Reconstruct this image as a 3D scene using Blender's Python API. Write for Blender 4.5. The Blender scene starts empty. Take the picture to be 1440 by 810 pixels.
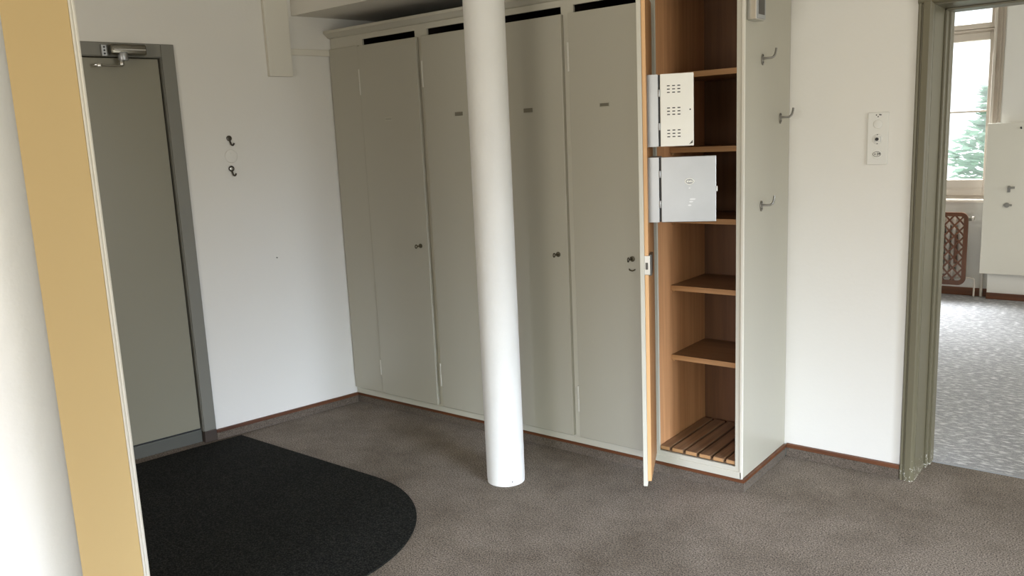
import bpy, bmesh, math, random
from mathutils import Vector, Matrix
random.seed(7)
scene = bpy.context.scene
col = scene.collection
PI = math.pi

# ------------------------------------------------------------------ materials
def S(r, g, b):
    f = lambda c: (c/255/12.92 if c/255 <= .04045 else ((c/255+.055)/1.055)**2.4)
    return (f(r), f(g), f(b), 1)

def newmat(name):
    m = bpy.data.materials.new(name); m.use_nodes = True
    nt = m.node_tree
    return m, nt, nt.nodes['Principled BSDF']

def N(nt, t, **kw):
    n = nt.nodes.new(t)
    for k, v in kw.items():
        if k in n.inputs: n.inputs[k].default_value = v
        else: setattr(n, k, v)
    return n

def coords(nt, scale=(1, 1, 1)):
    tc = N(nt, 'ShaderNodeTexCoord'); mp = N(nt, 'ShaderNodeMapping')
    mp.inputs['Scale'].default_value = scale
    nt.links.new(tc.outputs['Object'], mp.inputs['Vector'])
    return mp.outputs['Vector']

def paint(name, c, rough=.5, var=.06, nscale=3, bump=0.0, bscale=120, metallic=0, spec=.5):
    m, nt, b = newmat(name)
    v = coords(nt)
    n = N(nt, 'ShaderNodeTexNoise', Scale=nscale, Detail=4.0); nt.links.new(v, n.inputs['Vector'])
    mix = N(nt, 'ShaderNodeMix', data_type='RGBA')
    mix.inputs[6].default_value = tuple(x*(1-var) for x in c[:3])+(1,)
    mix.inputs[7].default_value = tuple(min(1, x*(1+var)) for x in c[:3])+(1,)
    nt.links.new(n.outputs['Fac'], mix.inputs[0]); nt.links.new(mix.outputs[2], b.inputs['Base Color'])
    b.inputs['Roughness'].default_value = rough; b.inputs['Metallic'].default_value = metallic
    b.inputs['Specular IOR Level'].default_value = spec
    if bump:
        n2 = N(nt, 'ShaderNodeTexNoise', Scale=bscale, Detail=3.0); nt.links.new(v, n2.inputs['Vector'])
        bp = N(nt, 'ShaderNodeBump', Strength=bump, Distance=.004)
        nt.links.new(n2.outputs['Fac'], bp.inputs['Height']); nt.links.new(bp.outputs['Normal'], b.inputs['Normal'])
    return m

def wood(name, c1, c2, axis='Z', rough=.5, fine=45):
    m, nt, b = newmat(name)
    sc = {'Z': (fine, fine, 1.6), 'X': (1.6, fine, fine), 'Y': (fine, 1.6, fine)}[axis]
    v = coords(nt, sc)
    n = N(nt, 'ShaderNodeTexNoise', Scale=1.0, Detail=6.0, Roughness=.65); nt.links.new(v, n.inputs['Vector'])
    v2 = coords(nt, tuple(x*.12 for x in sc))
    n2 = N(nt, 'ShaderNodeTexNoise', Scale=1.0, Detail=3.0); nt.links.new(v2, n2.inputs['Vector'])
    ad = N(nt, 'ShaderNodeMath', operation='ADD'); nt.links.new(n.outputs['Fac'], ad.inputs[0]); nt.links.new(n2.outputs['Fac'], ad.inputs[1])
    r = N(nt, 'ShaderNodeValToRGB'); r.color_ramp.elements[0].position = .75; r.color_ramp.elements[1].position = 1.25
    ml = N(nt, 'ShaderNodeMath', operation='MULTIPLY'); ml.inputs[1].default_value = .5
    r.color_ramp.elements[0].position = .36; r.color_ramp.elements[1].position = .64
    r.color_ramp.elements[0].color = c1; r.color_ramp.elements[1].color = c2
    nt.links.new(ad.outputs[0], ml.inputs[0]); nt.links.new(ml.outputs[0], r.inputs['Fac'])
    nt.links.new(r.outputs['Color'], b.inputs['Base Color']); b.inputs['Roughness'].default_value = rough
    return m

def carpet(name, ca, cb, stain, fscale=420, rough=.95, stretch=(1, 1, 1), sheen=.04, flecks=None, blot=2.6, lo=.38, hi=.62):
    m, nt, b = newmat(name)
    v = coords(nt, stretch)
    n = N(nt, 'ShaderNodeTexNoise', Scale=fscale, Detail=2.0, Roughness=.75); nt.links.new(v, n.inputs['Vector'])
    r = N(nt, 'ShaderNodeValToRGB'); r.color_ramp.elements[0].position = lo; r.color_ramp.elements[1].position = hi
    r.color_ramp.elements[0].color = ca; r.color_ramp.elements[1].color = cb
    nt.links.new(n.outputs['Fac'], r.inputs['Fac'])
    n2 = N(nt, 'ShaderNodeTexNoise', Scale=blot, Detail=7.0, Roughness=.7); nt.links.new(coords(nt), n2.inputs['Vector'])
    r2 = N(nt, 'ShaderNodeValToRGB'); r2.color_ramp.elements[0].position = .34; r2.color_ramp.elements[1].position = .6
    r2.color_ramp.elements[0].color = stain; r2.color_ramp.elements[1].color = (1, 1, 1, 1)
    nt.links.new(n2.outputs['Fac'], r2.inputs['Fac'])
    mx = N(nt, 'ShaderNodeMix', data_type='RGBA', blend_type='MULTIPLY'); mx.inputs[0].default_value = 1
    nt.links.new(r.outputs['Color'], mx.inputs[6]); nt.links.new(r2.outputs['Color'], mx.inputs[7])
    out = mx.outputs[2]
    if flecks:
        fc, fs, flo, fhi = flecks
        v3 = coords(nt, fs)
        n3 = N(nt, 'ShaderNodeTexNoise', Scale=1.0, Detail=3.0); nt.links.new(v3, n3.inputs['Vector'])
        r3 = N(nt, 'ShaderNodeValToRGB'); r3.color_ramp.elements[0].position = flo; r3.color_ramp.elements[1].position = fhi
        nt.links.new(n3.outputs['Fac'], r3.inputs['Fac'])
        m3 = N(nt, 'ShaderNodeMix', data_type='RGBA'); m3.inputs[7].default_value = fc
        nt.links.new(r3.outputs['Color'], m3.inputs[0]); nt.links.new(out, m3.inputs[6]); out = m3.outputs[2]
    nt.links.new(out, b.inputs['Base Color'])
    b.inputs['Roughness'].default_value = rough; b.inputs['Specular IOR Level'].default_value = .2
    b.inputs['Sheen Weight'].default_value = sheen
    bp = N(nt, 'ShaderNodeBump', Strength=.15, Distance=.002)
    nt.links.new(n.outputs['Fac'], bp.inputs['Height']); nt.links.new(bp.outputs['Normal'], b.inputs['Normal'])
    return m

M = {}
M['wall'] = paint('white_wall_paint', (.765, .745, .69, 1), .6, .02, 2, .15, 60)
M['ceiling'] = paint('ceiling_paint', (.80, .77, .70, 1), .7, .02, 2)
M['soffit'] = paint('soffit_paint', (.74, .71, .64, 1), .7, .03, 2)
M['cab'] = paint('cream_cabinet_paint', (.55, .525, .44, 1), .38, .02, 2.5, .05, 30)
M['cabside'] = M['cab']
M['cabdoor'] = paint('grey_cream_door_paint', (.455, .432, .355, 1), .36, .02, 2.5, .05, 30)
M['column'] = paint('white_column_plaster', (.77, .755, .71, 1), .55, .05, 7, .5, 26)
M['yellow'] = paint('yellow_paint', (.66, .48, .22, 1), .5, .03, 2)
M['trimcream'] = paint('cream_trim_paint', (.72, .69, .60, 1), .45, .02, 5)
M['greydoor'] = paint('olive_grey_door_paint', (.25, .235, .175, 1), .30, .03, 3)
M['greyframe'] = paint('grey_frame_paint', (.19, .185, .155, 1), .4, .03, 3)
M['olive'] = None
M['brownbase'] = wood('brown_skirting_wood', S(70, 38, 20), S(120, 72, 40), 'X', .45, 20)
M['brownbaseY'] = wood('brown_skirting_wood_side', S(70, 38, 20), S(120, 72, 40), 'Y', .45, 20)
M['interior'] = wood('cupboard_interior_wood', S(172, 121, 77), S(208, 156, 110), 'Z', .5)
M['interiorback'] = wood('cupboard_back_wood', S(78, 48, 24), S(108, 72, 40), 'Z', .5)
M['shadewood'] = wood('shade_dark_wood', S(30, 22, 16), S(44, 33, 24), 'Z', .7)  # closed compartments coloured dark so the slots above the doors look unlit
M['shelf'] = wood('shelf_wood', S(104, 74, 47), S(150, 114, 78), 'X', .5)
M['edge'] = wood('pale_wood_edge', S(160, 118, 76), S(192, 150, 104), 'X', .5)
M['doorwood'] = wood('door_wood', S(140, 98, 60), S(186, 138, 90), 'Z', .5)
M['dooredge'] = wood('door_edge_wood', S(190, 142, 92), S(222, 176, 124), 'Z', .5)
M['slat'] = wood('slat_wood', S(104, 78, 56), S(156, 122, 90), 'Y', .55)
M['footbrown'] = paint('dark_brown_foot', (.045, .030, .020, 1), .5, .15, 8)
M['sill'] = paint('dark_grey_sill', (.085, .085, .07, 1), .45, .1, 6)
M['dark'] = paint('dark_recess', (.02, .015, .012, 1), .9, .1)
M['chrome'] = paint('brushed_steel', (.62, .61, .58, 1), .28, .05, 8, metallic=1)
M['steel'] = paint('galvanised_steel', (.42, .43, .44, 1), .40, .14, 6, metallic=.8)
M['scratch'] = paint('scratched_bright_steel', (.60, .61, .62, 1), .35, .1, 20, metallic=.6)
M['steeldull'] = paint('dull_grey_print', (.30, .31, .32, 1), .6, .05, 10)
M['steeldark'] = paint('dark_steel', (.10, .095, .085, 1), .4, .1, 8, metallic=.8)
M['closer'] = paint('closer_bronze', (.17, .16, .13, 1), .3, .08, 6, metallic=.9)
M['hooksteel'] = paint('worn_hook_steel', (.26, .25, .225, 1), .3, .1, 20, metallic=.9)
M['hookmetal'] = paint('blackened_brass', (.09, .08, .065, 1), .35, .1, 12, metallic=.85)
M['ironkey'] = paint('dark_brass', (.13, .115, .08, 1), .4, .15, 15, metallic=.8)
M['perf'] = paint('off_white_enamel', (.86, .85, .78, 1), .35, .03, 10)
M['black'] = paint('black', (.012, .012, .012, 1), .5, .1)
M['hinge'] = paint('painted_hinge', (.66, .64, .57, 1), .35, .03, 8)
M['brassplate'] = paint('dull_label_metal', (.22, .205, .16, 1), .4, .1, 20, metallic=.6)
M['cardpale'] = paint('pale_card', (.42, .40, .33, 1), .7, .05, 20)
M['plastic'] = paint('ivory_plastic', (.72, .71, .66, 1), .35, .02, 5)
M['winframe'] = paint('window_frame_paint', (.70, .62, .53, 1), .45, .02, 5)
M['latt'] = wood('lattice_wood', S(72, 42, 25), S(112, 69, 41), 'Z', .4, 18)
M['rad'] = paint('radiator_enamel', (.70, .64, .56, 1), .4, .03, 6)
M['carpet'] = carpet('brown_grey_carpet', S(58, 52, 45), S(170, 156, 141), (.56, .53, .48, 1), 170, blot=1.7, lo=.34, hi=.66)
M['carpetside'] = carpet('brown_grey_carpet_skirting', S(62, 55, 48), S(126, 114, 102), (.8, .78, .75, 1), 260, lo=.3, hi=.7)
M['carpet_far'] = carpet('grey_speckled_carpet', S(128, 128, 129), S(164, 164, 166), (.88, .88, .88, 1), 200, .5,
                         flecks=(S(212, 212, 212), (22, 60, 30), .50, .68))
M['mat'] = carpet('black_mat_pile', S(8, 8, 7), S(66, 66, 60), (.75, .75, .75, 1), 160, sheen=0, lo=.44, hi=.80)
M['leaf'] = paint('foliage_green_glare', (.34, .54, .40, 1), .6, .25, 6)  # green paled to put the window's glare into the leaf colour
M['trunk'] = wood('bark', S(70, 52, 38), S(104, 82, 62), 'Z', .8, 14)
M['grass'] = paint('lawn', (.20, .34, .14, 1), .9, .2, 3)

def olive():
    m, nt, b = newmat('olive_casing_paint_chipped')
    v = coords(nt)
    n = N(nt, 'ShaderNodeTexNoise', Scale=90.0, Detail=2.0); nt.links.new(v, n.inputs['Vector'])
    sep = N(nt, 'ShaderNodeSeparateXYZ'); nt.links.new(v, sep.inputs[0])
    mr = N(nt, 'ShaderNodeMapRange'); mr.inputs['From Min'].default_value = 0; mr.inputs['From Max'].default_value = .14
    mr.inputs['To Min'].default_value = .57; mr.inputs['To Max'].default_value = .80
    nt.links.new(sep.outputs['Z'], mr.inputs['Value'])
    gt = N(nt, 'ShaderNodeMath', operation='GREATER_THAN'); nt.links.new(n.outputs['Fac'], gt.inputs[0]); nt.links.new(mr.outputs[0], gt.inputs[1])
    mix = N(nt, 'ShaderNodeMix', data_type='RGBA'); mix.inputs[6].default_value = (.15, .135, .085, 1); mix.inputs[7].default_value = (.62, .60, .54, 1)
    nt.links.new(gt.outputs[0], mix.inputs[0]); nt.links.new(mix.outputs[2], b.inputs['Base Color'])
    b.inputs['Roughness'].default_value = .38
    return m
M['olive'] = olive()

def glass():
    # mostly clear pane, glare haze put in as a faint translucent veil
    m, nt, b = newmat('veiled_window_glass')
    tr = N(nt, 'ShaderNodeBsdfTransparent'); tl = N(nt, 'ShaderNodeBsdfTranslucent'); gl = N(nt, 'ShaderNodeBsdfGlossy', Roughness=.02)
    tl.inputs['Color'].default_value = (.95, .97, .95, 1)
    a = N(nt, 'ShaderNodeMixShader'); a.inputs[0].default_value = .015
    nt.links.new(tr.outputs[0], a.inputs[1]); nt.links.new(tl.outputs[0], a.inputs[2])
    c = N(nt, 'ShaderNodeMixShader'); c.inputs[0].default_value = .04
    nt.links.new(a.outputs[0], c.inputs[1]); nt.links.new(gl.outputs[0], c.inputs[2])
    nt.links.new(c.outputs[0], nt.nodes['Material Output'].inputs['Surface'])
    return m
M['glass'] = glass()

# ------------------------------------------------------------------ mesh helpers
class MB:
    def __init__(s): s.bm = bmesh.new()
    def _take(s, b, mat=None):
        if mat is not None: b.transform(mat)
        me = bpy.data.meshes.new('t'); b.to_mesh(me); b.free(); s.bm.from_mesh(me); bpy.data.meshes.remove(me)
        return s
    def box(s, x0, x1, y0, y1, z0, z1, bev=0, seg=2, mat=None):
        b = bmesh.new(); bmesh.ops.create_cube(b, size=1)
        for v in b.verts:
            v.co = Vector(((x0+x1)/2+v.co.x*(x1-x0), (y0+y1)/2+v.co.y*(y1-y0), (z0+z1)/2+v.co.z*(z1-z0)))
        if bev: bmesh.ops.bevel(b, geom=list(b.edges), offset=bev, segments=seg, affect='EDGES', profile=.5)
        return s._take(b, mat)
    def prism(s, pts, z0, z1, bev=0, mat=None):
        """pts in XY, extruded along Z"""
        b = bmesh.new(); f = b.faces.new([b.verts.new((x, y, z0)) for x, y in pts])
        r = bmesh.ops.extrude_face_region(b, geom=[f])
        for v in r['geom']:
            if isinstance(v, bmesh.types.BMVert): v.co.z = z1
        bmesh.ops.recalc_face_normals(b, faces=b.faces)
        if bev:
            ed = [e for e in b.edges if abs(e.verts[0].co.z-e.verts[1].co.z) < 1e-6]
            bmesh.ops.bevel(b, geom=ed, offset=bev, segments=2, affect='EDGES', profile=.5)
        return s._take(b, mat)
    def cyl(s, p, q, r, r2=None, n=20, bev=0):
        p, q = Vector(p), Vector(q); d = q-p
        b = bmesh.new(); bmesh.ops.create_cone(b, cap_ends=True, segments=n, radius1=r, radius2=r if r2 is None else r2, depth=d.length)
        if bev:
            ed = [e for e in b.edges if abs(e.verts[0].co.z-e.verts[1].co.z) < 1e-6]
            bmesh.ops.bevel(b, geom=ed, offset=bev, segments=2, affect='EDGES', profile=.5)
        return s._take(b, Matrix.Translation((p+q)/2) @ d.to_track_quat('Z', 'Y').to_matrix().to_4x4())
    def tube(s, pts, r, n=10):
        pts = [Vector(p) for p in pts]
        # smooth with catmull-rom
        out = []
        for i in range(len(pts)-1):
            p0, p1, p2, p3 = pts[max(i-1, 0)], pts[i], pts[i+1], pts[min(i+2, len(pts)-1)]
            for k in range(5):
                t = k/5
                out.append(.5*((2*p1)+(p2-p0)*t+(2*p0-5*p1+4*p2-p3)*t*t+(3*p1-p0-3*p2+p3)*t**3))
        out.append(pts[-1])
        b = bmesh.new(); rings = []
        for i, p in enumerate(out):
            d = (out[min(i+1, len(out)-1)]-out[max(i-1, 0)]).normalized()
            m = d.to_track_quat('Z', 'Y').to_matrix()
            rr = r[min(i*len(r)//len(out), len(r)-1)] if isinstance(r, (list, tuple)) else r
            rings.append([b.verts.new(p+m @ Vector((rr*math.cos(2*PI*k/n), rr*math.sin(2*PI*k/n), 0))) for k in range(n)])
        for a, c in zip(rings, rings[1:]):
            # align start index
            best = min(range(n), key=lambda o: sum((a[k].co-c[(k+o) % n].co).length for k in range(n)))
            for k in range(n): b.faces.new((a[k], a[(k+1) % n], c[(k+1+best) % n], c[(k+best) % n]))
        b.faces.new(rings[0][::-1]); b.faces.new(rings[-1])
        bmesh.ops.recalc_face_normals(b, faces=b.faces)
        return s._take(b)
    def sphere(s, c, r, sc=(1, 1, 1), u=16, v=10):
        b = bmesh.new(); bmesh.ops.create_uvsphere(b, u_segments=u, v_segments=v, radius=r)
        return s._take(b, Matrix.Translation(c) @ Matrix.Diagonal((*sc, 1)))
    def torus(s, c, axis, R, r, n=28, m=10):
        q = Vector(axis).to_track_quat('Z', 'Y').to_matrix(); b = bmesh.new(); rings = []
        for i in range(n):
            a = 2*PI*i/n
            rings.append([b.verts.new(Vector(c)+q @ Vector(((R+r*math.cos(2*PI*k/m))*math.cos(a), (R+r*math.cos(2*PI*k/m))*math.sin(a), r*math.sin(2*PI*k/m)))) for k in range(m)])
        for i in range(n):
            A, B = rings[i], rings[(i+1) % n]
            for k in range(m): b.faces.new((A[k], B[k], B[(k+1) % m], A[(k+1) % m]))
        bmesh.ops.recalc_face_normals(b, faces=b.faces)
        return s._take(b)
    def build(s, name, mat, parent=None, smooth=False, loc=None, label=None):
        me = bpy.data.meshes.new(name); s.bm.to_mesh(me); s.bm.free()
        me.materials.append(M[mat] if isinstance(mat, str) else mat)
        o = bpy.data.objects.new(name, me); col.objects.link(o)
        if smooth:
            for p in me.polygons: p.use_smooth = True
            try: me.set_sharp_from_angle(angle=math.radians(38))
            except Exception: pass
        if loc is not None: o.location = loc
        if parent is not None: o.parent = parent
        if label: o['label'] = label
        return o

def empty(name, loc=(0, 0, 0), mat=None):
    o = bpy.data.objects.new(name, None); col.objects.link(o); o.empty_display_size = .1
    if mat is not None: o.matrix_world = mat
    else: o.location = loc
    return o
def tag(o, label=None, cat=None, group=None, kind=None):
    if label: o['label'] = label
    if cat: o['category'] = cat
    if group: o['group'] = group
    if kind: o['kind'] = kind
    return o
def struct(o, label, cat): return tag(o, label, cat, kind='structure')

# ------------------------------------------------------------------ measured plan
WL = 2.481           # cupboard run length
D = .512             # depth of the cupboard / plane of the right-hand wall
K = .184             # the left wall runs slightly off square
leftx = lambda y: -WL + K*y
LEN = math.hypot(1, K)
ZC = 2.75            # hall ceiling
YF = 4.98            # window wall of the far room
XR = 5.0; YB = -6.5  # unseen right and back walls
JX = .575            # left jamb face of the doorway
JX2 = 1.50
ZB = .06
# frame for things on the left wall: +X along the wall to the viewer's left, +Y out of the wall, +Z up
sdir = Vector((-K, -1, 0))/LEN; ndir = Vector((1, -K, 0))/LEN
ML = Matrix(((sdir.x, ndir.x, 0, -WL), (sdir.y, ndir.y, 0, 0), (0, 0, 1, 0), (0, 0, 0, 1)))
def lw(s, off, z): return ML @ Vector((s, off, z))

# ------------------------------------------------------------------ room shell
fl = MB().box(-4.2, XR+.2, YB-.2, .78, -.12, 0).build('floor', 'carpet')
struct(fl, 'worn brown grey carpet of the front room', 'floor')
fl2 = MB().box(-2.6, 3.4, .782, YF+.3, -.12, -.001).build('floor', 'carpet_far')
struct(fl2, 'grey speckled carpet of the room through the doorway', 'floor')
th = MB().box(JX, JX2, .776, .790, 0, .003, .001).build('trim_1', 'steeldull')
struct(th, 'thin metal threshold strip between the brown and grey carpets', 'trim')

ce = MB().prism([(leftx(YB)-.3, YB-.2), (XR+.2, YB-.2), (XR+.2, .78), (leftx(.78)-.3, .78)], ZC, ZC+.12).build('ceiling', 'ceiling')
struct(ce, 'white ceiling of the front room', 'ceiling')
ce2 = MB().box(-2.6, 3.4, .80, YF+.3, 2.95, 3.07).build('ceiling', 'ceiling')
struct(ce2, 'white ceiling of the room through the doorway', 'ceiling')
so = MB().prism([(leftx(-.22)-.05, -.222), (1.2, -.19), (1.2, D+.05), (leftx(D)-.05, D+.05)], 2.275, ZC).build('ceiling', 'soffit')
so.name = 'ceiling_soffit'
struct(so, 'lowered ceiling soffit above the cream cupboards', 'ceiling')

# left wall with the metal door opening (local wall coordinates)
DS0, DS1, DTOP = .892, 1.93, 2.094
w = MB()
w.box(-.9, DS0+.02, -.2, 0, 0, ZC); w.box(DS1-.02, 6.6, -.2, 0, 0, ZC); w.box(DS0+.02, DS1-.02, -.2, 0, DTOP-.02, ZC)
wl = w.build('wall_left', 'wall'); wl.matrix_world = ML
struct(wl, 'white wall with the grey metal door', 'wall')
# right-hand wall with the doorway
w = MB()
w.box(-2.9, JX-.03, D, .785, 0, ZC+.3); w.box(JX2+.03, XR+.2, D, .785, 0, ZC+.3); w.box(JX-.03, JX2+.03, D, .785, 2.035, ZC+.3)
wr = w.build('wall_back', 'wall'); struct(wr, 'white wall between the cupboards and the doorway', 'wall')
# unseen walls of the front room, with the windows that light it
def wall_with_hole(name, along, fixed0, fixed1, a0, a1, h0, h1, z0, z1):
    m = MB()
    def bx(p0, p1, q0, q1):
        if along == 'x': m.box(p0, p1, fixed0, fixed1, q0, q1)
        else: m.box(fixed0, fixed1, p0, p1, q0, q1)
    bx(a0, h0, 0, ZC); bx(h1, a1, 0, ZC); bx(h0, h1, 0, z0); bx(h0, h1, z1, ZC)
    return m.build(name, 'wall')
RW = (-3.6, -1.2, .40, 2.30); BW = (2.7, 4.7, .40, 2.30)
o = wall_with_hole('wall_right', 'y', XR, XR+.2, YB-.2, D, RW[0], RW[1], RW[2], RW[3]); struct(o, 'white outer wall with a wide window, out of view', 'wall')
CW = (-.6, 1.6, .40, 2.30)
m = MB(); m.box(-4.2, CW[0], YB-.2, YB, 0, ZC); m.box(CW[1], BW[0], YB-.2, YB, 0, ZC); m.box(BW[1], XR+.2, YB-.2, YB, 0, ZC)
for q in (BW, CW): m.box(q[0], q[1], YB-.2, YB, 0, q[2]); m.box(q[0], q[1], YB-.2, YB, q[3], ZC)
o = m.build('wall_front', 'wall'); struct(o, 'white wall behind the viewer with a window, out of view', 'wall')
def simple_window(name, along, f, a0, a1, z0, z1, label):
    e = empty(name); struct(e, label, 'window')
    fr = MB(); t = .06
    def bx(m, p0, p1, q0, q1, th=.05):
        if along == 'x': m.box(p0, p1, f-th/2, f+th/2, q0, q1, .004)
        else: m.box(f-th/2, f+th/2, p0, p1, q0, q1, .004)
    bx(fr, a0, a0+t, z0, z1); bx(fr, a1-t, a1, z0, z1); bx(fr, a0+t, a1-t, z0, z0+t); bx(fr, a0+t, a1-t, z1-t, z1)
    bx(fr, (a0+a1)/2-.03, (a0+a1)/2+.03, z0+t, z1-t)
    fr.build('window_frame', 'winframe', e)
    return e
simple_window('window_2', 'y', XR+.1, RW[0], RW[1], RW[2], RW[3], 'wide window of the front room, out of view')
simple_window('window_3', 'x', YB-.1, BW[0], BW[1], BW[2], BW[3], 'window behind the viewer, out of view')

# far room walls
WX0, WX1, WZ0, WZ1 = -1.10, .192, .856, 2.62
m = MB(); m.box(-2.6, WX0, YF, YF+.3, 0, 2.95); m.box(WX1, 3.4, YF, YF+.3, 0, 2.95); m.box(WX0, WX1, YF, YF+.3, 0, WZ0-.02); m.box(WX0, WX1, YF, YF+.3, WZ1, 2.95)
struct(m.build('wall_far', 'wall'), 'far white wall with the window over the radiator', 'wall')
m = MB(); m.box(.178, 1.3, 4.885, YF-.001, 0, 1.51); m.box(.213, 1.3, 4.885, YF-.001, 1.51, 2.95)
struct(m.build('wall_recess', 'wall'), 'projecting wall section behind the white wall cupboard', 'wall')
FW = (1.3, 3.9, .6, 2.4)
m = MB(); m.box(3.4, 3.6, .785, FW[0], 0, 2.95); m.box(3.4, 3.6, FW[1], YF+.3, 0, 2.95); m.box(3.4, 3.6, FW[0], FW[1], 0, FW[2]); m.box(3.4, 3.6, FW[0], FW[1], FW[3], 2.95)
struct(m.build('wall_farside', 'wall'), 'side wall of the far room with an added window, out of view', 'wall')
simple_window('window_5', 'x', YB-.1, CW[0], CW[1], CW[2], CW[3], 'second window behind the viewer, out of view')
simple_window('added_window', 'y', 3.5, FW[0], FW[1], FW[2], FW[3], 'added side window holding the far room fill lamp, out of view')
struct(MB().box(-2.8, -2.6, .785, YF+.3, 0, 2.95).build('wall_inner', 'wall'), 'other side wall of the far room, out of view', 'wall')

# skirting
def skirting(name, label, boxes_top, boxes_carpet, mat_top):
    e = empty(name); struct(e, label, 'skirting')
    a = MB(); [a.box(*b, .002) for b in boxes_top]; a.build('wood_cap', mat_top, e)
    if boxes_carpet:
        c = MB(); [c.box(*b, .002) for b in boxes_carpet]; c.build('carpet_strip', 'carpetside', e)
    return e
e = skirting('baseboard_right', 'brown topped carpet skirting beside the olive door casing', [(.012, .515, D-.016, D-.0005, .045, .064)], [(.012, .515, D-.014, D-.0005, 0, .045)], 'brownbase')
e = skirting('baseboard_left', 'dark brown skirting under the white left wall', [(.0032, .892, .0005, .016, .042, ZB)], [(.0032, .892, .0005, .014, 0, .042)], 'brownbase')
e.matrix_world = ML
e = skirting('baseboard_far', 'dark brown skirting under the far window', [(-2.5, .176, YF-.018, YF-.0005, 0, .07)], [], 'brownbase')
e = skirting('baseboard_recess', 'brown skirting under the white wall cupboard', [(.176, 1.3, 4.868, 4.884, 0, .055)], [], 'brownbase')

# ------------------------------------------------------------------ metal door on the left wall
door = empty('door_1', mat=ML); struct(door, 'olive grey metal door with a closer in the left wall', 'door')
f = MB()
f.box(DS0, .957, -.03, .012, .066, DTOP, .003); f.box(DS1-.065, DS1, -.03, .012, .066, DTOP, .003)
f.box(.957, DS1-.065, -.03, .012, 2.030, DTOP, .003)
f.box(.9575, .9605, -.12, .004, .066, 2.030); f.box(.957, DS1-.065, -.12, .004, 2.0275, 2.0305)
f.build('door_frame', 'greyframe', door)
for q0, q1 in ((DS0-.002, .957), (DS1-.065, DS1)): MB().box(q0, q1, -.06, .010, 0, .066, .003).build('frame_foot', 'footbrown', door, label='dark brown foot of the door frame')
MB().box(.9665, DS1-.072, -.060, -.016, .082, 2.024, .003).build('door_leaf', 'greydoor', door)
MB().box(.957, DS1-.065, -.08, -.030, 0, .070, .003).build('threshold', 'sill', door, label='dark grey threshold of the metal door')
MB().box(.952, DS1-.06, -.14, -.081, 0, 2.05).build('door_backing', 'dark', door)
MB().box(.957, DS1-.065, -.056, -.034, .071, .080).build('shadow_gap_strip', 'black', door)  # black strip put in as the shadow line under the leaf
# closer
cl = MB(); cl.box(1.040, 1.205, .012, .060, 2.033, 2.083, .009, 3); clo = cl.build('door_closer', 'closer', door, True, label='dark metal door closer on the head of the frame')
MB().box(1.045, 1.195, .056, .066, 2.052, 2.060, .003).build('highlight_strip', 'chrome', clo, label='bright strip added as the highlight along the closer')  # chrome strip stands in for the shine on the closer body
MB().box(1.214, 1.240, .012, .030, 2.026, 2.080, .003).build('end_bracket', 'steel', clo)
[MB().cyl((1.227, .030, z), (1.227, .033, z), .0045).build('bracket_screw', 'black', clo) for z in (2.038, 2.053, 2.068)]
b = MB(); b.cyl((1.150, .045, 2.005), (1.150, .045, 2.046), .023, bev=.004); b.build('pinion_housing', 'steel', clo, True)
b = MB(); b.cyl((1.160, .045, 1.984), (1.160, .045, 2.006), .013, .010, bev=.002); b.build('pinion_nut', 'chrome', clo, True)
b = MB(); b.box(1.155, 1.262, .037, .053, 1.977, 1.984, .002); b.build('closer_arm', 'closer', clo)
b = MB(); b.cyl((1.262, .045, 1.974), (1.262, .045, 1.990), .013, bev=.002); b.box(1.258, 1.285, -.016, .05, 1.980, 1.988, .002); b.build('arm_shoe', 'chrome', clo, True)

# ------------------------------------------------------------------ trim on the left wall
b = MB(); b.box(.258, .397, .0005, .030, 1.946, ZC-.001, .003)
t = b.build('pipe_casing', 'trimcream'); t.matrix_world = ML
tag(t, 'pale boxed pipe casing hanging down the left wall from the ceiling', 'pipe casing')
b = MB(); b.box(.008, .2575, .0005, .014, 2.063, 2.098, .004)
t = b.build('trim_2', 'trimcream'); t.matrix_world = ML; struct(t, 'short white picture rail between pipe casing and cupboards', 'trim')

def wall_hook(s, z, label, ring):
    e = empty('wall_hook', mat=ML @ Matrix.Translation((s, 0, z))); tag(e, label, 'hook')
    if ring:
        b = MB(); b.torus((0, .006, 0), (0, 1, 0), .012, .0042); b.build('ring_plate', 'hookmetal', e, True)
        b = MB(); b.cyl((0, 0, 0), (0, .006, 0), .008, bev=.001); b.build('screw', 'chrome', e, True)
    else:
        b = MB(); b.cyl((0, 0, 0), (0, .005, 0), .015, bev=.002); b.cyl((.008, .004, .004), (.008, .012, .004), .006, bev=.001); b.build('round_plate', 'hookmetal', e, True)
    b = MB(); b.tube([(0, .006, -.010), (-.002, .010, -.022), (-.003, .018, -.034), (-.008, .028, -.036), (-.011, .034, -.026)], .0046, 8)
    b.build('bent_arm', 'hookmetal', e, True)
wall_hook(.650, 1.622, 'dark metal hook with solid round plate, upper of two on the left wall', False)
wall_hook(.655, 1.462, 'dark metal hook with ring shaped plate, lower of two on the left wall', True)
e = empty('blank_cover', mat=ML @ Matrix.Translation((.648, 0, 1.528))); tag(e, 'round white blank cover on the wall between the two dark hooks', 'cover plate')
MB().cyl((0, .0003, 0), (0, .005, 0), .036, .033, 40, .0015).build('disc', 'wall', e, True)
MB().cyl((.003, .004, .014), (.003, .0062, .014), .004).build('screw', 'plastic', e, True)
t = MB().cyl((0, 0, 0), (0, .012, 0), .0025, n=10, bev=.0006).build('nail', 'hookmetal'); t.matrix_world = ML @ Matrix.Translation((.445, 0, .954)); tag(t, 'tiny dark nail sticking out of the white left wall', 'nail')

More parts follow.
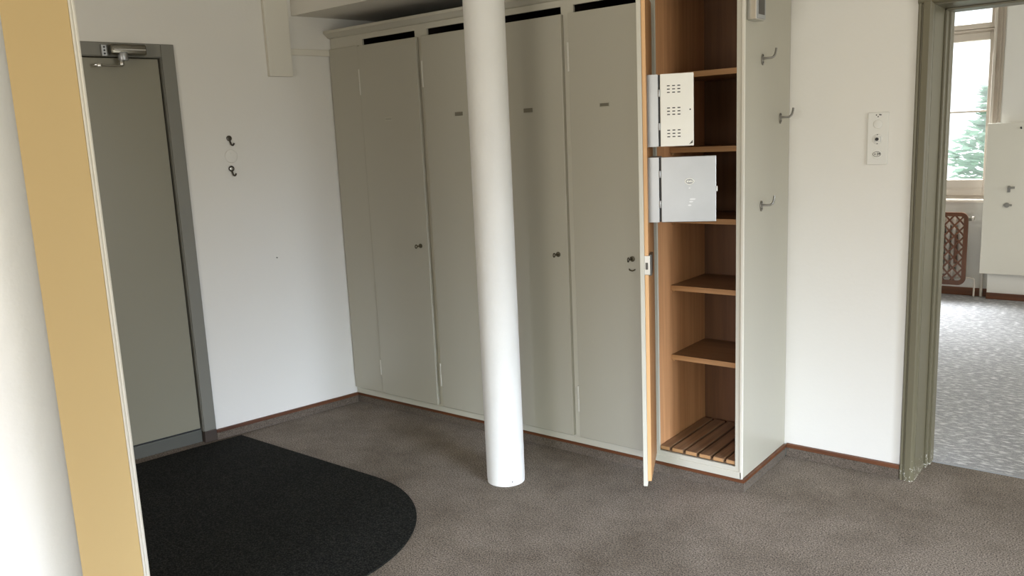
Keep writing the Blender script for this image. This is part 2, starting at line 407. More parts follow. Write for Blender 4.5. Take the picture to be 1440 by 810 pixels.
# ------------------------------------------------------------------ built-in cupboard
cab = empty('built_in_cupboard', (0, 0, 0)); tag(cab, 'long cream built-in cupboard with five tall doors, the rightmost one open', 'cupboard')
ZT = 2.150
OP = [(-2.206, -1.800), (-1.712, -1.305), (-1.222, -.870), (-.802, -.470), (-.397, -.030)]
DOORS = [(-2.224, -1.776), (-1.737, -1.285), (-1.245, -.857), (-.819, -.452)]
DZ0, DZ1 = .100, 2.096
# face frame: uprights, head rail, foot rail in one painted piece
f = MB()
xs = [-2.474] + [x for o in OP for x in o] + [0.0]
for i in range(0, len(xs), 2): f.box(xs[i], xs[i+1], 0, .012, .112, 2.132)
f.box(-2.474, 0, 0, .012, 2.132, 2.172); f.box(-2.474, 0, 0, .012, ZB, .112)
f.box(-2.474, -.001, -.004, .0, ZB, .092, .0015); f.build('face_frame', 'cab', cab)
MB().box(-2.473, -2.2285, -.017, -.0005, .100, 2.100, .002).build('filler_panel', 'cabdoor', cab)
# side panel (right), its front edge a slim lipping
MB().box(-.018, 0, .0125, D-.003, ZB, 2.172, .001).build('side_panel', 'cabdoor', cab)
MB().box(-.008, .004, -.004, .006, ZB+.001, 2.172, .0015).build('corner_lipping', 'trimcream', cab)
# cornice
pr = [(0.0, 2.160), (-.012, 2.163), (-.022, 2.172), (-.034, 2.182), (-.040, 2.186), (-.040, 2.200), (-.030, 2.203), (.03, 2.203), (.03, 2.172), (0, 2.172)]
b = MB(); b.prism(pr, 0, 2.488, mat=Matrix(((0, 0, 1, -2.482), (1, 0, 0, 0), (0, 1, 0, 0), (0, 0, 0, 1)))); b.build('cornice', 'cab', cab)
MB().box(-2.37, -.001, .031, D-.006, 2.172, 2.190).build('top_board', 'shadewood', cab)
# inside
parts = [-2.30, -1.756, -1.265, -.836]
for x in parts: MB().box(x-.010, x+.010, .013, D-.03, .118, 2.171).build('partition', 'shadewood', cab)
MB().box(-.420, -.397, .013, D-.03, .118, 2.171).build('partition', 'interior', cab)
MB().box(-.030, -.0185, .013, D-.03, .118, 2.171).build('side_lining', 'interior', cab)
MB().box(-2.30, -.4205, D-.029, D-.006, .062, 2.171).build('back_board', 'shadewood', cab)
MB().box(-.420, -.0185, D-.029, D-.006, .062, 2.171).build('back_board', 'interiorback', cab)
MB().box(-2.30, -.0185, .013, D-.03, .062, .080).build('bottom_board', 'shelf', cab)
for z in (1.803, 1.484, 1.173, .864, .538):
    b = MB().box(-.3965, -.0305, .128, D-.031, z-.024, z, .0015).build('shelf', 'shelf', cab)
    MB().box(-.3965, -.0305, .1265, .1282, z-.0235, z-.0005, .0005).build('shelf_edge', 'edge', b)
    [MB().box(x0, x1, .138, .156, z-.034, z-.0245, .002).build('shelf_support', 'edge', b) for x0, x1 in ((-.3965, -.384), (-.044, -.031))]
sx = [(-.3935, -.3470), (-.3350, -.2800), (-.2680, -.2130), (-.2010, -.1470), (-.1350, -.0860), (-.0740, -.0330)]
for a, c in sx:
    sl = MB().box(a, c, .006, D-.05, .117, .135, .002).build('floor_slat', 'slat', cab)
    MB().box(a+.002, c-.002, .0045, .0059, .1185, .1335).build('slat_end', 'edge', sl)
MB().box(-.394, -.031, .024, .050, .0805, .1168).build('slat_bearer', 'slat', cab)
# plinth: brown wood cap with a carpet strip below
lp = lambda f, r: [(-2.4795, f), (r, f), (r, D-.016), (-.004, D-.016), (-.004, .012), (-2.4795, .012)]
b = MB(); b.prism(lp(-.003, .012), .044, ZB-.001, .001); b.build('plinth_cap', 'brownbase', cab)
b = MB(); b.prism(lp(.001, .009), .0003, .0438); b.build('plinth_carpet', 'carpetside', cab, label='carpet covered plinth')

HZ = {0: ((1.901, .14), (.257, .092)), 1: ((1.906, .134), (.282, .13)), 2: ((1.906, .134), (.285, .13)), 3: ((1.906, .128), (.294, .13))}
def hinge(parent, x, y, zc, h):
    b = MB(); b.cyl((x, y, zc-h/2), (x, y, zc-.002), .0058, n=14, bev=.001); b.cyl((x, y, zc+.002), (x, y, zc+h/2), .0058, n=14, bev=.001)
    b.cyl((x, y, zc-h/2), (x, y, zc+h/2), .004, n=12); b.build('hinge', 'hinge', parent, True)
def keylock(parent, x, y, z, extra=False):
    b = MB(); b.cyl((x, y+.001, z), (x, y-.004, z), .0125, n=24, bev=.0015); b.build('lock_escutcheon', 'ironkey', parent, True)
    b = MB(); b.cyl((x, y-.003, z), (x, y-.024, z), .0035, n=10); b.torus((x-.002, y-.033, z), (1, .15, 0), .009, .0026, 20, 8); b.build('key', 'ironkey', parent, True)
    if extra:
        b = MB(); b.tube([(x-.016, y-.001, z-.047), (x-.010, y-.010, z-.050), (x+.006, y-.012, z-.052), (x+.014, y-.001, z-.047)], .003, 8); b.build('small_pull', 'ironkey', parent, True)
PL = [(-2.013, 1.690, 'hinge'), (-1.500, 1.690, 'brassplate'), (-1.060, 1.683, 'brassplate'), (-.635, 1.684, 'cardpale')]
for i, (a, c) in enumerate(DOORS):
    d = MB().box(a, c, -.022, -.0005, DZ0, DZ1, .0025).build('door', 'cabdoor', cab)
    MB().box(OP[i][0]+.004, OP[i][1]-.004, -.0004, .016, .124, DZ1-.012).build('inner_panel', 'doorwood', d)
    for zc, h in HZ[i]: hinge(d, a-.005, -.0175, zc, h)
    kx = c-.056
    if i != 1: keylock(d, kx, -.0222, 1.0, i == 3)
    else: keylock(d, kx, -.0222, 1.0)
    px, pz, pm = PL[i]
    b = MB(); b.box(px-.026, px+.026, -.0245, -.0222, pz-.0095, pz+.0095, .001); h = b.build('label_holder', pm if i else 'cab', d)
    if i in (0, 3): MB().box(px-.023, px+.023, -.0255, -.0246, pz-.0065, pz+.0065).build('label_card', 'cardpale' if i == 0 else 'brassplate', d)
# open door, swung about sixty five degrees
u = Vector((.416, -.909, 0)).normalized(); mm = Vector((-u.y, u.x, 0))
OD = Matrix(((u.x, mm.x, 0, -.436), (u.y, mm.y, 0, -.020), (0, 0, 1, 0), (0, 0, 0, 1)))
d = MB().box(0, .354, 0, .018, DZ0-.012, DZ1, .0025).build('door', 'cab', cab, label='open cream door with a bare wooden inner face'); d.matrix_local = OD
MB().box(.022, .341, .0182, .034, .108, DZ1-.012, .001).build('inner_panel', 'doorwood', d)
MB().box(.3412, .3432, .0184, .0335, .1085, DZ1-.0125).build('panel_edge', 'dooredge', d)
b = MB(); b.box(.3436, .3475, .014, .040, .990, 1.068, .0015); lk = b.build('lock_plate', 'chrome', d)
MB().box(.262, .3405, .0342, .046, .986, 1.072, .0015).build('lock_case', 'steeldark', d)
MB().box(.3476, .350, .022, .032, 1.012, 1.040, .001).build('latch_bolt', 'steeldark', d)
for zc in (1.906, .294): hinge(d, -.004, .004, zc, .13)

# ------------------------------------------------------------------ metal boxes on the open door
def metal_box(name, label, z0, z1, lidw, mat, kind):
    e = empty(name, mat=OD @ Matrix.Translation((.30, .0345, z0))); tag(e, label, 'metal box')
    h = z1-z0; t = .0025; dp = .042; back = .20
    b = MB(); b.box(-back, 0, 0, t, 0, h); b.box(-t, 0, t, dp, 0, h, .0008); b.box(-back, -back+t, t, dp, 0, h); b.box(-back+t, -t, t, dp, 0, t); b.box(-back+t, -t, t, dp, h-t, h)
    b.build('box_body', 'steel', e)
    lid = MB()
    y0 = dp+.008
    lid.box(-.006, .000, y0, y0+lidw, 0, h, .0022, 2)
    if kind == 'perf': lid.box(-.020, -.0062, y0+lidw-.003, y0+lidw, .004, h-.004); lid.box(-.020, -.0062, y0+.004, y0+lidw-.004, h-.004, h-.001); lid.box(-.020, -.0062, y0+.004, y0+lidw-.004, .001, .004)
    L = lid.build('lid', mat, e)
    [MB().cyl((-.001, dp+.004, zz-.014), (-.001, dp+.004, zz+.014), .0042, n=10, bev=.001).build('hinge', 'steel', e, True) for zz in (h*.28, h*.74)]
    MB().box(-.034, -.0075, dp-.006, dp+.0075, .002, h-.002).build('gap_shade', 'black', e)  # black strip stands in for the shade inside the lid gap
    if kind == 'perf':
        for gz in (h*.79, h*.487, h*.18):
            s = MB()
            for r in range(3):
                for c in range(3):
                    yy = y0+.052+(c-1)*.0200; zz = gz+(r-1)*.0125
                    s.box(-.0005, .0006, yy-.0055, yy+.0055, zz-.0019, zz+.0019)
            s.build('vent_slots', 'black', L)
        MB().cyl((0, y0+lidw-.013, h*.5), (.0010, y0+lidw-.013, h*.5), .0030, n=12).build('lock_hole', 'black', L)
        c = MB(); c.prism([(0, 0), (.014, .016), (.014, .004)], 0, .0007, mat=Matrix(((0, 0, 1, 0), (1, 0, 0, y0+lidw-.018), (0, 1, 0, .006), (0, 0, 0, 1)))); c.build('scuff_mark', 'steeldark', L)
    else:
        cy, cz = y0+lidw*.52, h*.62
        ov = MB(); n = 28
        ov.prism([(cy+.0185*math.cos(2*PI*k/n), cz+.0125*math.sin(2*PI*k/n)) for k in range(n)], 0, .0016, mat=Matrix(((0, 0, 1, 0), (1, 0, 0, 0), (0, 1, 0, 0), (0, 0, 0, 1))))
        ov.build('oval_emblem', 'perf', L); em = L
        ov = MB(); ov.prism([(cy+.0150*math.cos(2*PI*k/n), cz+.0095*math.sin(2*PI*k/n)) for k in range(n)], .0016, .0021, mat=Matrix(((0, 0, 1, 0), (1, 0, 0, 0), (0, 1, 0, 0), (0, 0, 0, 1)))); ov.build('emblem_field', 'steeldull', em)
        g = MB()
        for k, ww in enumerate((.004, .003, .004, .003, .004)): g.box(.0021, .0026, cy-.011+k*.0047, cy-.011+k*.0047+ww, cz-.0035, cz+.0035+(.0015 if k in (1, 3) else 0))
        g.build('emblem_lettering', 'perf', em)
        for (dy, dz, ry, rz) in ((.012, -.070, .012, .0035), (.006, -.080, .008, .003), (.000, -.094, .007, .0032), (.0, -.026, .004, .0025)):
            sm = MB(); sm.prism([(cy+dy+ry*math.cos(2*PI*k/12), cz+dz+rz*math.sin(2*PI*k/12)) for k in range(12)], 0, .0006, mat=Matrix(((0, 0, 1, 0), (1, 0, 0, 0), (0, 1, 0, 0), (0, 0, 0, 1))))
            sm.build('scratch_mark', 'scratch', L)
        MB().box(-.006, .002, y0+lidw, y0+lidw+.005, h*.46, h*.54, .001).build('catch_tab', 'chrome', L)
    return e
metal_box('ventilated_metal_box', 'metal box with an off-white lid of vent slots, fixed on the open cupboard door', 1.496, 1.775, .128, 'perf', 'perf')
metal_box('steel_lid_box', 'grey steel box with a plain lid and oval emblem, lower on the open cupboard door', 1.196, 1.455, .213, 'steel', 'plain')

# ------------------------------------------------------------------ things on the cupboard side
def side_hook(y, z, label):
    e = empty('coat_hook', (.0005, y, z)); tag(e, label, 'hook', 'steel coat hooks on the cupboard side')
    b = MB(); n = 24
    b.prism([(.0125*math.cos(2*PI*k/n), .023*math.sin(2*PI*k/n)) for k in range(n)], 0, .004, .001, mat=Matrix(((0, 0, 1, 0), (1, 0, 0, 0), (0, 1, 0, 0), (0, 0, 0, 1))))
    b.build('oval_plate', 'hooksteel', e, True)
    b = MB(); b.tube([(.003, 0, .004), (.020, .002, .004), (.038, .005, .005), (.046, .012, .013), (.049, .018, .028), (.050, .021, .042)], .0046, 10); b.build('bent_rod', 'hooksteel', e, True)
    [MB().cyl((.003, -.001, q), (.0055, -.001, q), .004, n=12).build('screw', 'steeldark', e, True) for q in (-.012, .016)]
side_hook(.187, 1.829, 'bent steel coat hook on the cupboard side, nearest below the steel dispenser')
side_hook(.394, 1.590, 'bent steel coat hook on the cupboard side, closest to the white wall')
side_hook(.187, 1.226, 'bent steel coat hook on the cupboard side, lowest of the three')
e = empty('wall_dispenser', (0, .07, 1.972)); tag(e, 'square steel dispenser high on the cupboard side, above the coat hooks', 'dispenser')
b = MB(); b.box(.0005, .039, -.045, .045, 0, .20, .003, 2); b.build('housing', 'chrome', e)
b = MB(); b.box(.0392, .042, -.040, .042, .004, .20, .0012); b.build('front_plate', 'steel', e)
b = MB(); b.box(.0420, .0428, -.030, .030, .02, .18); b.build('paper_slot', 'steeldark', e)

# ------------------------------------------------------------------ switch plate on the right-hand wall
e = empty('switch_panel', (.377, D, 1.486)); tag(e, 'tall white switch and socket plate on the white wall beside the doorway', 'switch plate')
b = MB(); b.box(-.0415, .0415, -.009, -.0005, -.109, .109, .003); b.build('cover_plate', 'plastic', e)
def ring(mb, z, r, y0=-.009, y1=-.0105): mb.cyl((0, y0, z), (0, y1, z), r, r-.001, 32)
b = MB(); b.cyl((0, -.009, .060), (0, -.0115, .060), .019, .017, 32, .0008); b.build('blank_disc', 'plastic', e, True)
[MB().cyl((x, -.0088, z), (x, -.0098, z), .0026, n=10).build('dot', 'black', e) for x, z in ((-.007, .098), (.000, .091), (.006, .099), (.011, .098))]
sw = MB().cyl((0, -.009, -.002), (0, -.011, -.002), .021, .0195, 32, .0006).build('switch_ring', 'plastic', e, True)
b = MB(); b.box(-.011, .015, -.0122, -.0108, -.012, .008, .0006); b.build('switch_frame', 'steel', sw)
b = MB(); b.box(-.0095, .0135, -.0128, -.0121, -.0105, .0065); b.build('switch_face', 'plastic', sw)
b = MB(); b.cyl((-.001, -.0127, -.002), (-.001, -.0165, -.002), .0072, n=18, bev=.001); b.build('switch_key', 'black', sw)
[MB().cyl((0, -.0105, z), (0, -.0118, z), .0022, n=8).build('screw', 'black', sw) for z in (.0165, -.0205)]
so_ = MB().cyl((0, -.009, -.064), (0, -.0105, -.064), .021, .0195, 32, .0006).build('socket_ring', 'plastic', e, True)
b = MB(); n = 6
b.prism([(.0165*math.cos(2*PI*k/24), -.064+.011*math.sin(2*PI*k/24)) for k in range(24)], .0104, .0112, mat=Matrix(((1, 0, 0, 0), (0, 0, -1, 0), (0, 1, 0, 0), (0, 0, 0, 1)))); b.build('socket_rim', 'steeldark', so_)
b = MB(); b.prism([(.0145*math.cos(2*PI*k/24), -.064+.009*math.sin(2*PI*k/24)) for k in range(24)], .0112, .0117, mat=Matrix(((1, 0, 0, 0), (0, 0, -1, 0), (0, 1, 0, 0), (0, 0, 0, 1)))); b.build('socket_face', 'plastic', so_)
[MB().cyl((x, -.0115, z), (x, -.0125, z), r, n=12).build('socket_hole', 'black', so_) for x, z, r in ((-.007, -.064, .0026), (.003, -.061, .0024), (.003, -.067, .0024), (.010, -.063, .0034))]

# ------------------------------------------------------------------ doorway to the far room
dw = empty('door_2'); struct(dw, 'olive green door casing of the open doorway on the right', 'door')
# moulded front casing: profile across x (left leg), mirrored for the right leg, and a head
prof = [(.516, D-.0005), (.516, D-.012), (.521, D-.018), (.528, D-.018), (.531, D-.013), (.534, D-.013), (.538, D-.022), (.562, D-.024), (.567, D-.020), (.572, D-.012), (.574, D-.0005)]
b = MB(); b.prism(prof, .0, 2.09)
b.prism([(JX+JX2-x, y) for x, y in prof], 0, 2.09)
pz = [(2.005+(.574-x), y) for x, y in prof]
b.prism([(z, y) for z, y in pz], .516, JX+JX2-.516, mat=Matrix(((0, 0, 1, 0), (0, 1, 0, 0), (1, 0, 0, .0), (0, 0, 0, 1))))
b.build('front_casing', 'olive', dw)
b = MB(); b.box(JX-.028, JX, D+.001, .784, 0, 2.034); b.box(JX2, JX2+.028, D+.001, .784, 0, 2.034); b.box(JX, JX2, D+.001, .784, 2.003, 2.034); b.build('jamb_lining', 'olive', dw)
b = MB()
for x0, x1, x2 in ((JX, JX+.010, JX+.018), (JX2, JX2-.010, JX2-.018)):
    b.box(min(x0, x1), max(x0, x1), .690, .735, .0, 2.003, .002); b.box(min(x0, x2), max(x0, x2), .735, .800, .0, 2.003, .003)
b.box(JX, JX2, .690, .800, 1.995, 2.003, .002)
b.build('rebate_stop', 'olive', dw)
b = MB(); b.box(JX-.05, JX+.016, .7855, .805, 0, 2.07, .004); b.box(JX2-.016, JX2+.05, .7855, .805, 0, 2.07, .004); b.box(JX-.05, JX2+.05, .7855, .805, 1.996, 2.07, .004); b.build('rear_casing', 'olive', dw)

# ------------------------------------------------------------------ far window
wn = empty('window_1'); struct(wn, 'pale framed window with transom light in the far room', 'window')
Y0 = YF+.015
b = MB(); b.box(.124, WX1, Y0, Y0+.07, WZ0, WZ1, .004); b.box(WX0, WX0+.068, Y0, Y0+.07, WZ0, WZ1, .004)
b.box(WX0+.068, .124, Y0, Y0+.07, WZ0, WZ0+.03, .004); b.box(WX0+.068, .124, Y0, Y0+.07, WZ1-.06, WZ1, .004)
b.box(WX0+.068, .124, Y0, Y0+.07, 2.272, 2.302, .003); b.box(WX0+.068, .124, Y0-.012, Y0, 2.284, 2.298, .003)
b.box(.150, .160, Y0-.012, Y0, WZ0, WZ1, .003); b.box(.172, WX1, Y0-.016, Y0, WZ0, WZ1, .003)
b.build('window_frame', 'winframe', wn)
MX = -.455
for x0, x1 in ((WX0+.069, MX), (MX+.001, .123)):
    c = MB(); c.box(x0, x0+.040, Y0-.010, Y0+.045, .888, 2.270, .004); c.box(x1-.040, x1, Y0-.010, Y0+.045, .888, 2.270, .004)
    c.box(x0+.04, x1-.04, Y0-.010, Y0+.045, .888, 1.028, .004); c.box(x0+.04, x1-.04, Y0-.010, Y0+.045, 2.207, 2.270, .004)
    c.box(x0+.04, x1-.04, Y0+.010, Y0+.030, 1.606, 1.622, .002)
    c.box(x0+.002, x1-.002, Y0-.016, Y0-.010, .945, .952, .002)
    cs = c.build('casement', 'winframe', wn)
    MB().box(x0+.038, x1-.038, Y0+.016, Y0+.020, 1.02, 2.215).build('pane', 'glass', cs)
c = MB(); c.box(WX0+.069, WX0+.109, Y0-.010, Y0+.045, 2.303, 2.558, .004); c.box(.084, .123, Y0-.010, Y0+.045, 2.303, 2.558, .004); c.box(WX0+.109, .084, Y0-.010, Y0+.045, 2.303, 2.348, .004); c.box(WX0+.109, .084, Y0-.010, Y0+.045, 2.52, 2.558, .004)
cs = c.build('transom_light', 'winframe', wn); MB().box(WX0+.106, .086, Y0+.016, Y0+.020, 2.34, 2.53).build('pane', 'glass', cs)
for zz in (2.02, 1.15):
    b = MB(); b.cyl((.127, Y0-.014, zz-.05), (.127, Y0-.014, zz+.05), .008, n=14, bev=.002); b.build('hinge', 'winframe', wn, True)
b = MB(); b.cyl((.166, Y0-.022, 1.53), (.166, Y0-.022, 2.6), .005, n=10); b.cyl((.166, Y0-.022, 1.53), (.166, Y0-.022, 1.548), .008, n=10); b.build('espagnolette_rod', 'winframe', wn, True)
MB().box(WX0-.02, .115, 4.925, Y0+.01, .832, .855, .005).build('window_sill', 'winframe', wn)

# ------------------------------------------------------------------ radiator and its lattice cover
RX0, RX1 = -.86, .000
e = empty('radiator', (0, 0, 0)); tag(e, 'pale column radiator behind the brown lattice under the far window', 'radiator')
b = MB(); xx = RX0+.05
while xx < RX1-.03:
    b.box(xx-.017, xx+.017, 4.895, 4.955, .16, .70, .015, 3); xx += .047
b.box(RX0+.04, RX1-.03, 4.905, 4.945, .19, .23, .01); b.box(RX0+.04, RX1-.03, 4.905, 4.945, .63, .67, .01)
b.build('columns', 'rad', e, True)
b = MB(); b.cyl((.004, 4.90, .692), (.034, 4.90, .692), .020, .018, bev=.004); b.build('valve_knob', 'brassplate', e, True)
b = MB(); b.cyl((RX1-.04, 4.92, .66), (.006, 4.90, .69), .010); b.cyl((.034, 4.90, .694), (.050, 4.90, .694), .024, .022, bev=.004); b.build('valve_collar', 'rad', e, True)
b = MB(); b.tube([(RX1-.02, 4.925, .165), (.04, 4.925, .165), (.066, 4.925, .155), (.072, 4.925, .12), (.072, 4.925, .0)], .0075); b.build('return_pipe', 'rad', e, True)
g = empty('lattice_cover', (0, 0, 0)); tag(g, 'brown wooden lattice panel with rounded corners in front of the radiator', 'radiator cover')
# rounded frame
def rrect(x0, x1, z0, z1, r, n=6):
    P = []
    for cx, cz, a0 in ((x1-r, z1-r, 0), (x0+r, z1-r, 90), (x0+r, z0+r, 180), (x1-r, z0+r, 270)):
        for k in range(n+1):
            a = math.radians(a0+90*k/n); P.append((cx+r*math.cos(a), cz+r*math.sin(a)))
    return P
LX0, LX1, LZ0, LZ1 = RX0-.04, .014, .108, .752
bm = bmesh.new(); A = rrect(LX0, LX1, LZ0, LZ1, .062); B = rrect(LX0+.034, LX1-.034, LZ0+.040, LZ1-.034, .030)
for yy, flip in ((4.842, 1), (4.862, 0)):
    a = [bm.verts.new((x, yy, z)) for x, z in A]; c = [bm.verts.new((x, yy, z)) for x, z in B]
    for k in range(len(a)):
        q = (a[k], a[(k+1) % len(a)], c[(k+1) % len(a)], c[k]); bm.faces.new(q if flip else q[::-1])
    if flip: fa, fc = a, c
    else:
        for k in range(len(a)):
            k2 = (k+1) % len(a); bm.faces.new((fa[k], a[k], a[k2], fa[k2])); bm.faces.new((fc[k2], c[k2], c[k], fc[k]))
bmesh.ops.recalc_face_normals(bm, faces=bm.faces)
b = MB(); b._take(bm); b.build('frame', 'latt', g)
# diagonal laths clipped to the opening
lx0, lx1, lz0, lz1 = LX0+.030, LX1-.030, LZ0+.036, LZ1-.030
def laths(sign, y0, y1):
    b = MB(); stp = .094; c = -2.0
    while c < 2.5:
        # line z = lz0 + sign*(x - lx0)*1.15 + c
        pts = []
        sl = sign*1.15
        for x in (lx0, lx1):
            z = lz0+sl*(x-lx0)+c
            if lz0 <= z <= lz1: pts.append((x, z))
        for z in (lz0, lz1):
            x = lx0+(z-lz0-c)/sl
            if lx0 < x < lx1: pts.append((x, z))
        if len(pts) == 2 and math.hypot(pts[0][0]-pts[1][0], pts[0][1]-pts[1][1]) > .03:
            (xa, za), (xb, zb) = pts; L_ = math.hypot(xb-xa, zb-za); dx, dz = (xb-xa)/L_, (zb-za)/L_; w_ = .0072
            q = [(xa-dz*w_, za+dx*w_), (xb-dz*w_, zb+dx*w_), (xb+dz*w_, zb-dx*w_), (xa+dz*w_, za-dx*w_)]
            b.prism(q, -y1, -y0, mat=Matrix(((1, 0, 0, 0), (0, 0, -1, 0), (0, 1, 0, 0), (0, 0, 0, 1))))
        c += stp
    return b
laths(1, 4.8480, 4.8530).build('lattice', 'latt', g); laths(-1, 4.8531, 4.858).build('lattice', 'latt', g)
[MB().box(x, x+.02, 4.8625, 4.894, .30, .55).build('cleat', 'latt', g) for x in (RX0+.06, RX1-.09)]
# heating riser next to the wall section
t = MB().cyl((.124, 4.955, 0), (.124, 4.955, 2.9), .012, n=18).build('heating_pipe', 'rad', None, True); tag(t, 'thin white vertical heating pipe between radiator and white wall cupboard', 'pipe')

# ------------------------------------------------------------------ white wall cupboard in the far room
e = empty('wall_cupboard', (0, 0, 0)); tag(e, 'white flat wall cupboard with lever handle in the far room', 'cupboard')
MB().box(.135, 1.25, 4.853, 4.884, .235, 1.500).build('cupboard_body', 'wall', e)
dd = MB().box(.122, 1.26, 4.828, 4.852, .228, 1.506, .003).build('door', 'trimcream', e)
hy = 4.828; M['handle'] = paint('worn_grey_metal', (.30, .29, .26, 1), .4, .1, 20, metallic=.5)
b = MB(); b.box(.296, .318, hy-.007, hy, .930, .985, .004); b.cyl((.307, hy-.005, .970), (.307, hy-.030, .970), .008, n=14); b.tube([(.303, hy-.030, .970), (.325, hy-.032, .971), (.352, hy-.030, .972)], .0095, 10); b.build('lever_handle', 'handle', dd, True)
b = MB(); b.cyl((.299, hy, .823), (.299, hy-.012, .823), .021, n=24, bev=.004); b.box(.272, .336, hy-.008, hy, .814, .832, .004); b.build('turn_knob', 'handle', dd, True)
b = MB(); b.cyl((.366, hy, 1.462), (.366, hy-.018, 1.460), .006, n=12, bev=.001); b.cyl((.366, hy-.003, 1.468), (.372, hy-.020, 1.455), .005, n=12); b.build('catch', 'black', dd, True)

# ------------------------------------------------------------------ columns and yellow partition
def column(x, y, label, top):
    e = empty('round_column', (x, y, 0)); tag(e, label, 'column')
    b = MB(); n = 64; r = .0875
    bm = bmesh.new(); rings = []
    zs = [.0004, .006, .02, .6, 1.2, 1.8, top]
    for z in zs:
        rr = r*(1.0 if z > .01 else .985)
        rings.append([bm.verts.new((rr*math.cos(2*PI*k/n), rr*math.sin(2*PI*k/n), z)) for k in range(n)])
    for a, c in zip(rings, rings[1:]):
        for k in range(n): bm.faces.new((a[k], a[(k+1) % n], c[(k+1) % n], c[k]))
    bm.faces.new(rings[0][::-1]); bm.faces.new(rings[-1])
    b._take(bm); b.build('shaft', 'column', e, True)
    return e
e = column(-.956, -.441, 'white round column standing in front of the cream cupboards', 2.274)
MB().cyl((.073, -.046, .022), (.076, -.0475, .022), .0025, n=10).build('nail', 'black', e)
column(-.654, -2.530, 'white round column cut by the left photo edge, before the yellow panel', ZC-.001)
e = empty('yellow_partition', (-.99, -2.9, 0)); tag(e, 'tall yellow painted partition panel with pale edge strip at the left', 'partition')
MB().box(-.045, 0, -.85, .766, .0005, ZC-.001, .002).build('panel', 'yellow', e)
b = MB(); b.box(-.050, .002, .7665, .774, .0005, ZC-.001, .002); b.box(-.051, .005, .7742, .783, .0005, ZC-.001, .003); b.build('edge_strip', 'trimcream', e, label='pale cream edge strip')

# ------------------------------------------------------------------ door mat
P = []
c0 = (-1.490, -1.410); R_ = .648
for k in range(49):
    a = PI/2-PI*k/48; P.append((c0[0]+R_*math.cos(a), c0[1]+R_*math.sin(a)))
pts = P + [(-2.86, c0[1]-R_), (-2.585, -.762)]
yw = -1.02
pts = P + [(leftx(c0[1]-R_)+.075, c0[1]-R_), (leftx(-1.02)+.048, -1.02), (-2.570, -.770)]
b = MB(); b.prism(pts, .0006, .0085, .0025)
t = b.build('door_mat', 'mat'); tag(t, 'large black door mat with a half round end on the brown carpet', 'mat')

# ------------------------------------------------------------------ outside the far window
g = empty('conifer_tree', (-.55, 10.5, -3.0)); tag(g, 'leafy green tree outside the far window, glare paled into its leaves', 'tree')
b = MB(); b.cyl((0, 0, 0), (0, 0, 4.9), .14, .05, 14); b.build('trunk', 'trunk', g, True)
b = MB(); rnd = random.Random(3)
bm = bmesh.new()
for k in range(2600):
    z = rnd.uniform(1.2, 5.0); rad = (1.0*(1-((z-1.2)/3.9))**.7)+.12
    a = rnd.uniform(0, 2*PI); rr = rad*math.sqrt(rnd.random())*(.85+.3*math.sin(5*z))
    p = Vector((rr*math.cos(a), rr*math.sin(a), z)); d = Vector((math.cos(a), math.sin(a), rnd.uniform(-.3, .6))).normalized()
    s = d.cross(Vector((0, 0, 1))).normalized()*rnd.uniform(.04, .08); l = d*rnd.uniform(.12, .24); up = Vector((0, 0, .02))
    v = [bm.verts.new(q) for q in (p, p+l*.5+s+up, p+l, p+l*.5-s-up)]
    bm.faces.new(v)
b._take(bm); b.build('foliage', 'leaf', g)
t = MB().box(-30, 30, 5.6, 60, -3.2, -3.0).build('ground_outside', 'grass'); struct(t, 'lawn outside the far window', 'ground')

# ------------------------------------------------------------------ light
wd = bpy.data.worlds.new('overcast_sky'); scene.world = wd; wd.use_nodes = True
bg = wd.node_tree.nodes['Background']; bg.inputs['Color'].default_value = (.90, .96, 1.0, 1); bg.inputs['Strength'].default_value = 1.6
def area(name, loc, aim, sx, sy, power, colr=(1, 1, 1), spread=PI):
    l = bpy.data.lights.new(name, 'AREA'); l.shape = 'RECTANGLE'; l.size = sx; l.size_y = sy; l.energy = power; l.color = colr; l.spread = spread
    o = bpy.data.objects.new(name, l); col.objects.link(o); o.location = loc
    o.rotation_euler = (Vector(aim)-Vector(loc)).to_track_quat('-Z', 'Y').to_euler()
    return o
def tilt(dx, dy, down):      # direction for a window's daylight, falling from the sky at an angle
    return Vector((dx, dy, -math.tan(math.radians(down))*math.hypot(dx, dy)))
pa = Vector((XR+.02, (RW[0]+RW[1])/2, (RW[2]+RW[3])/2)); pb = Vector(((BW[0]+BW[1])/2, YB+.02, (BW[2]+BW[3])/2)); pf = Vector((3.38, (FW[0]+FW[1])/2, (FW[2]+FW[3])/2))
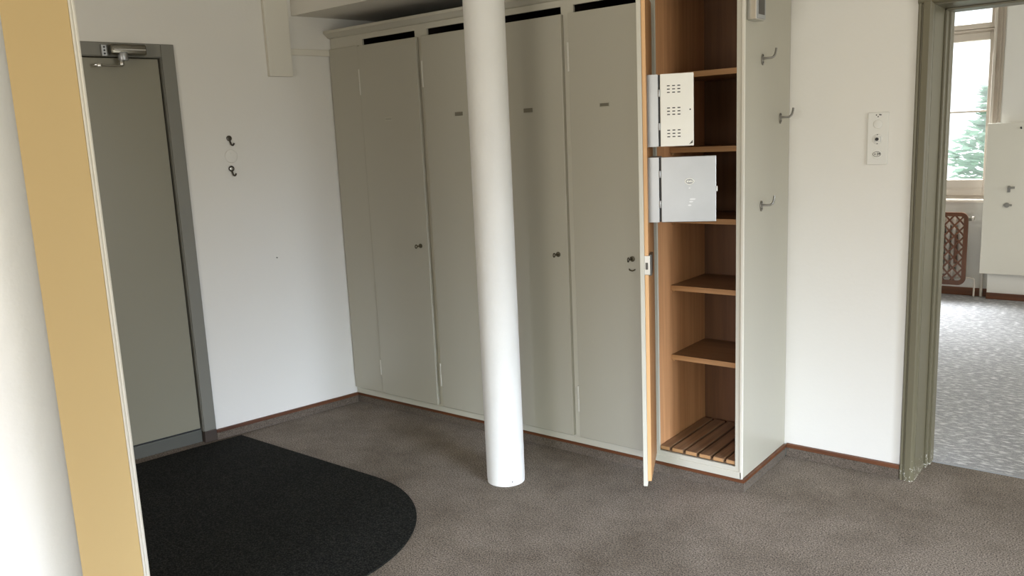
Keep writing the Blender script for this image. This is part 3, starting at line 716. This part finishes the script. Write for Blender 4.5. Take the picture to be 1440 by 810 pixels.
# each window gives a soft level light (reflected off ground and houses) and cooler light falling steeply from the sky
SX, SZ = RW[1]-RW[0]-.1, RW[3]-RW[2]-.1; TX, TZ = BW[1]-BW[0]-.1, BW[3]-BW[2]-.1; UX = CW[1]-CW[0]-.1
pc = Vector(((CW[0]+CW[1])/2, YB+.02, (CW[2]+CW[3])/2))
area('daylight_right_window', pa, pa+tilt(-1, .22, -5), SX, SZ, 50, (1, .99, .90), math.radians(170))
area('skylight_right_window', pa+Vector((.01, 0, 0)), pa+tilt(-1, .30, 20), SX, SZ, 38, (.68, .80, 1), math.radians(40))
area('skylight_corner_window', pb, pb+tilt(-.62, 1, 34), TX, TZ, 84, (.88, 1, .92), math.radians(62))
area('daylight_back_window', pc, pc+tilt(0, 1, -5), UX, TZ, 73, (1, .93, .80), math.radians(170))
area('skylight_back_window', pc+Vector((0, -.01, 0)), pc+tilt(0, 1, 34), UX, TZ, 62, (.50, .62, 1), math.radians(62))
area('fill_light_far_room', pf, pf+tilt(-1, .1, 10), FW[1]-FW[0]-.1, FW[3]-FW[2]-.1, 38, (1, .96, .88), math.radians(150))  # added lamp to brighten the far room, kept out of view
area('skylight_far_window', (-.45, 5.9, 3.35), (.2, 3.4, 0), 2.2, 1.0, 470, (.92, .96, 1), math.radians(120))

# ------------------------------------------------------------------ camera
F = 1159.513
yaw, pitch, roll = .6745, -.178, -.0445
import numpy as np
cy, sy, cp, sp, cr, sr = math.cos(yaw), math.sin(yaw), math.cos(pitch), math.sin(pitch), math.cos(roll), math.sin(roll)
fw = Vector((-sy*cp, cy*cp, sp)); rt = Vector((cy, sy, 0)); up = rt.cross(fw)
r2 = rt*cr+up*sr; u2 = -rt*sr+up*cr
cam = bpy.data.cameras.new('camera'); cam.sensor_width = 36; cam.sensor_fit = 'HORIZONTAL'; cam.lens = F/1440*36; cam.clip_start = .05
co = bpy.data.objects.new('camera', cam); col.objects.link(co)
co.matrix_world = Matrix(((r2.x, u2.x, -fw.x, 1.350), (r2.y, u2.y, -fw.y, -3.219), (r2.z, u2.z, -fw.z, 1.55), (0, 0, 0, 1)))
scene.camera = co
vs = scene.view_settings; vs.view_transform = 'Standard'; vs.look = 'None'; vs.gamma = 1; vs.use_curve_mapping = False; vs.exposure = 0.04
scene.cycles.use_denoising = True
scene.cycles.max_bounces = 10; scene.cycles.diffuse_bounces = 6; scene.cycles.sample_clamp_indirect = 6
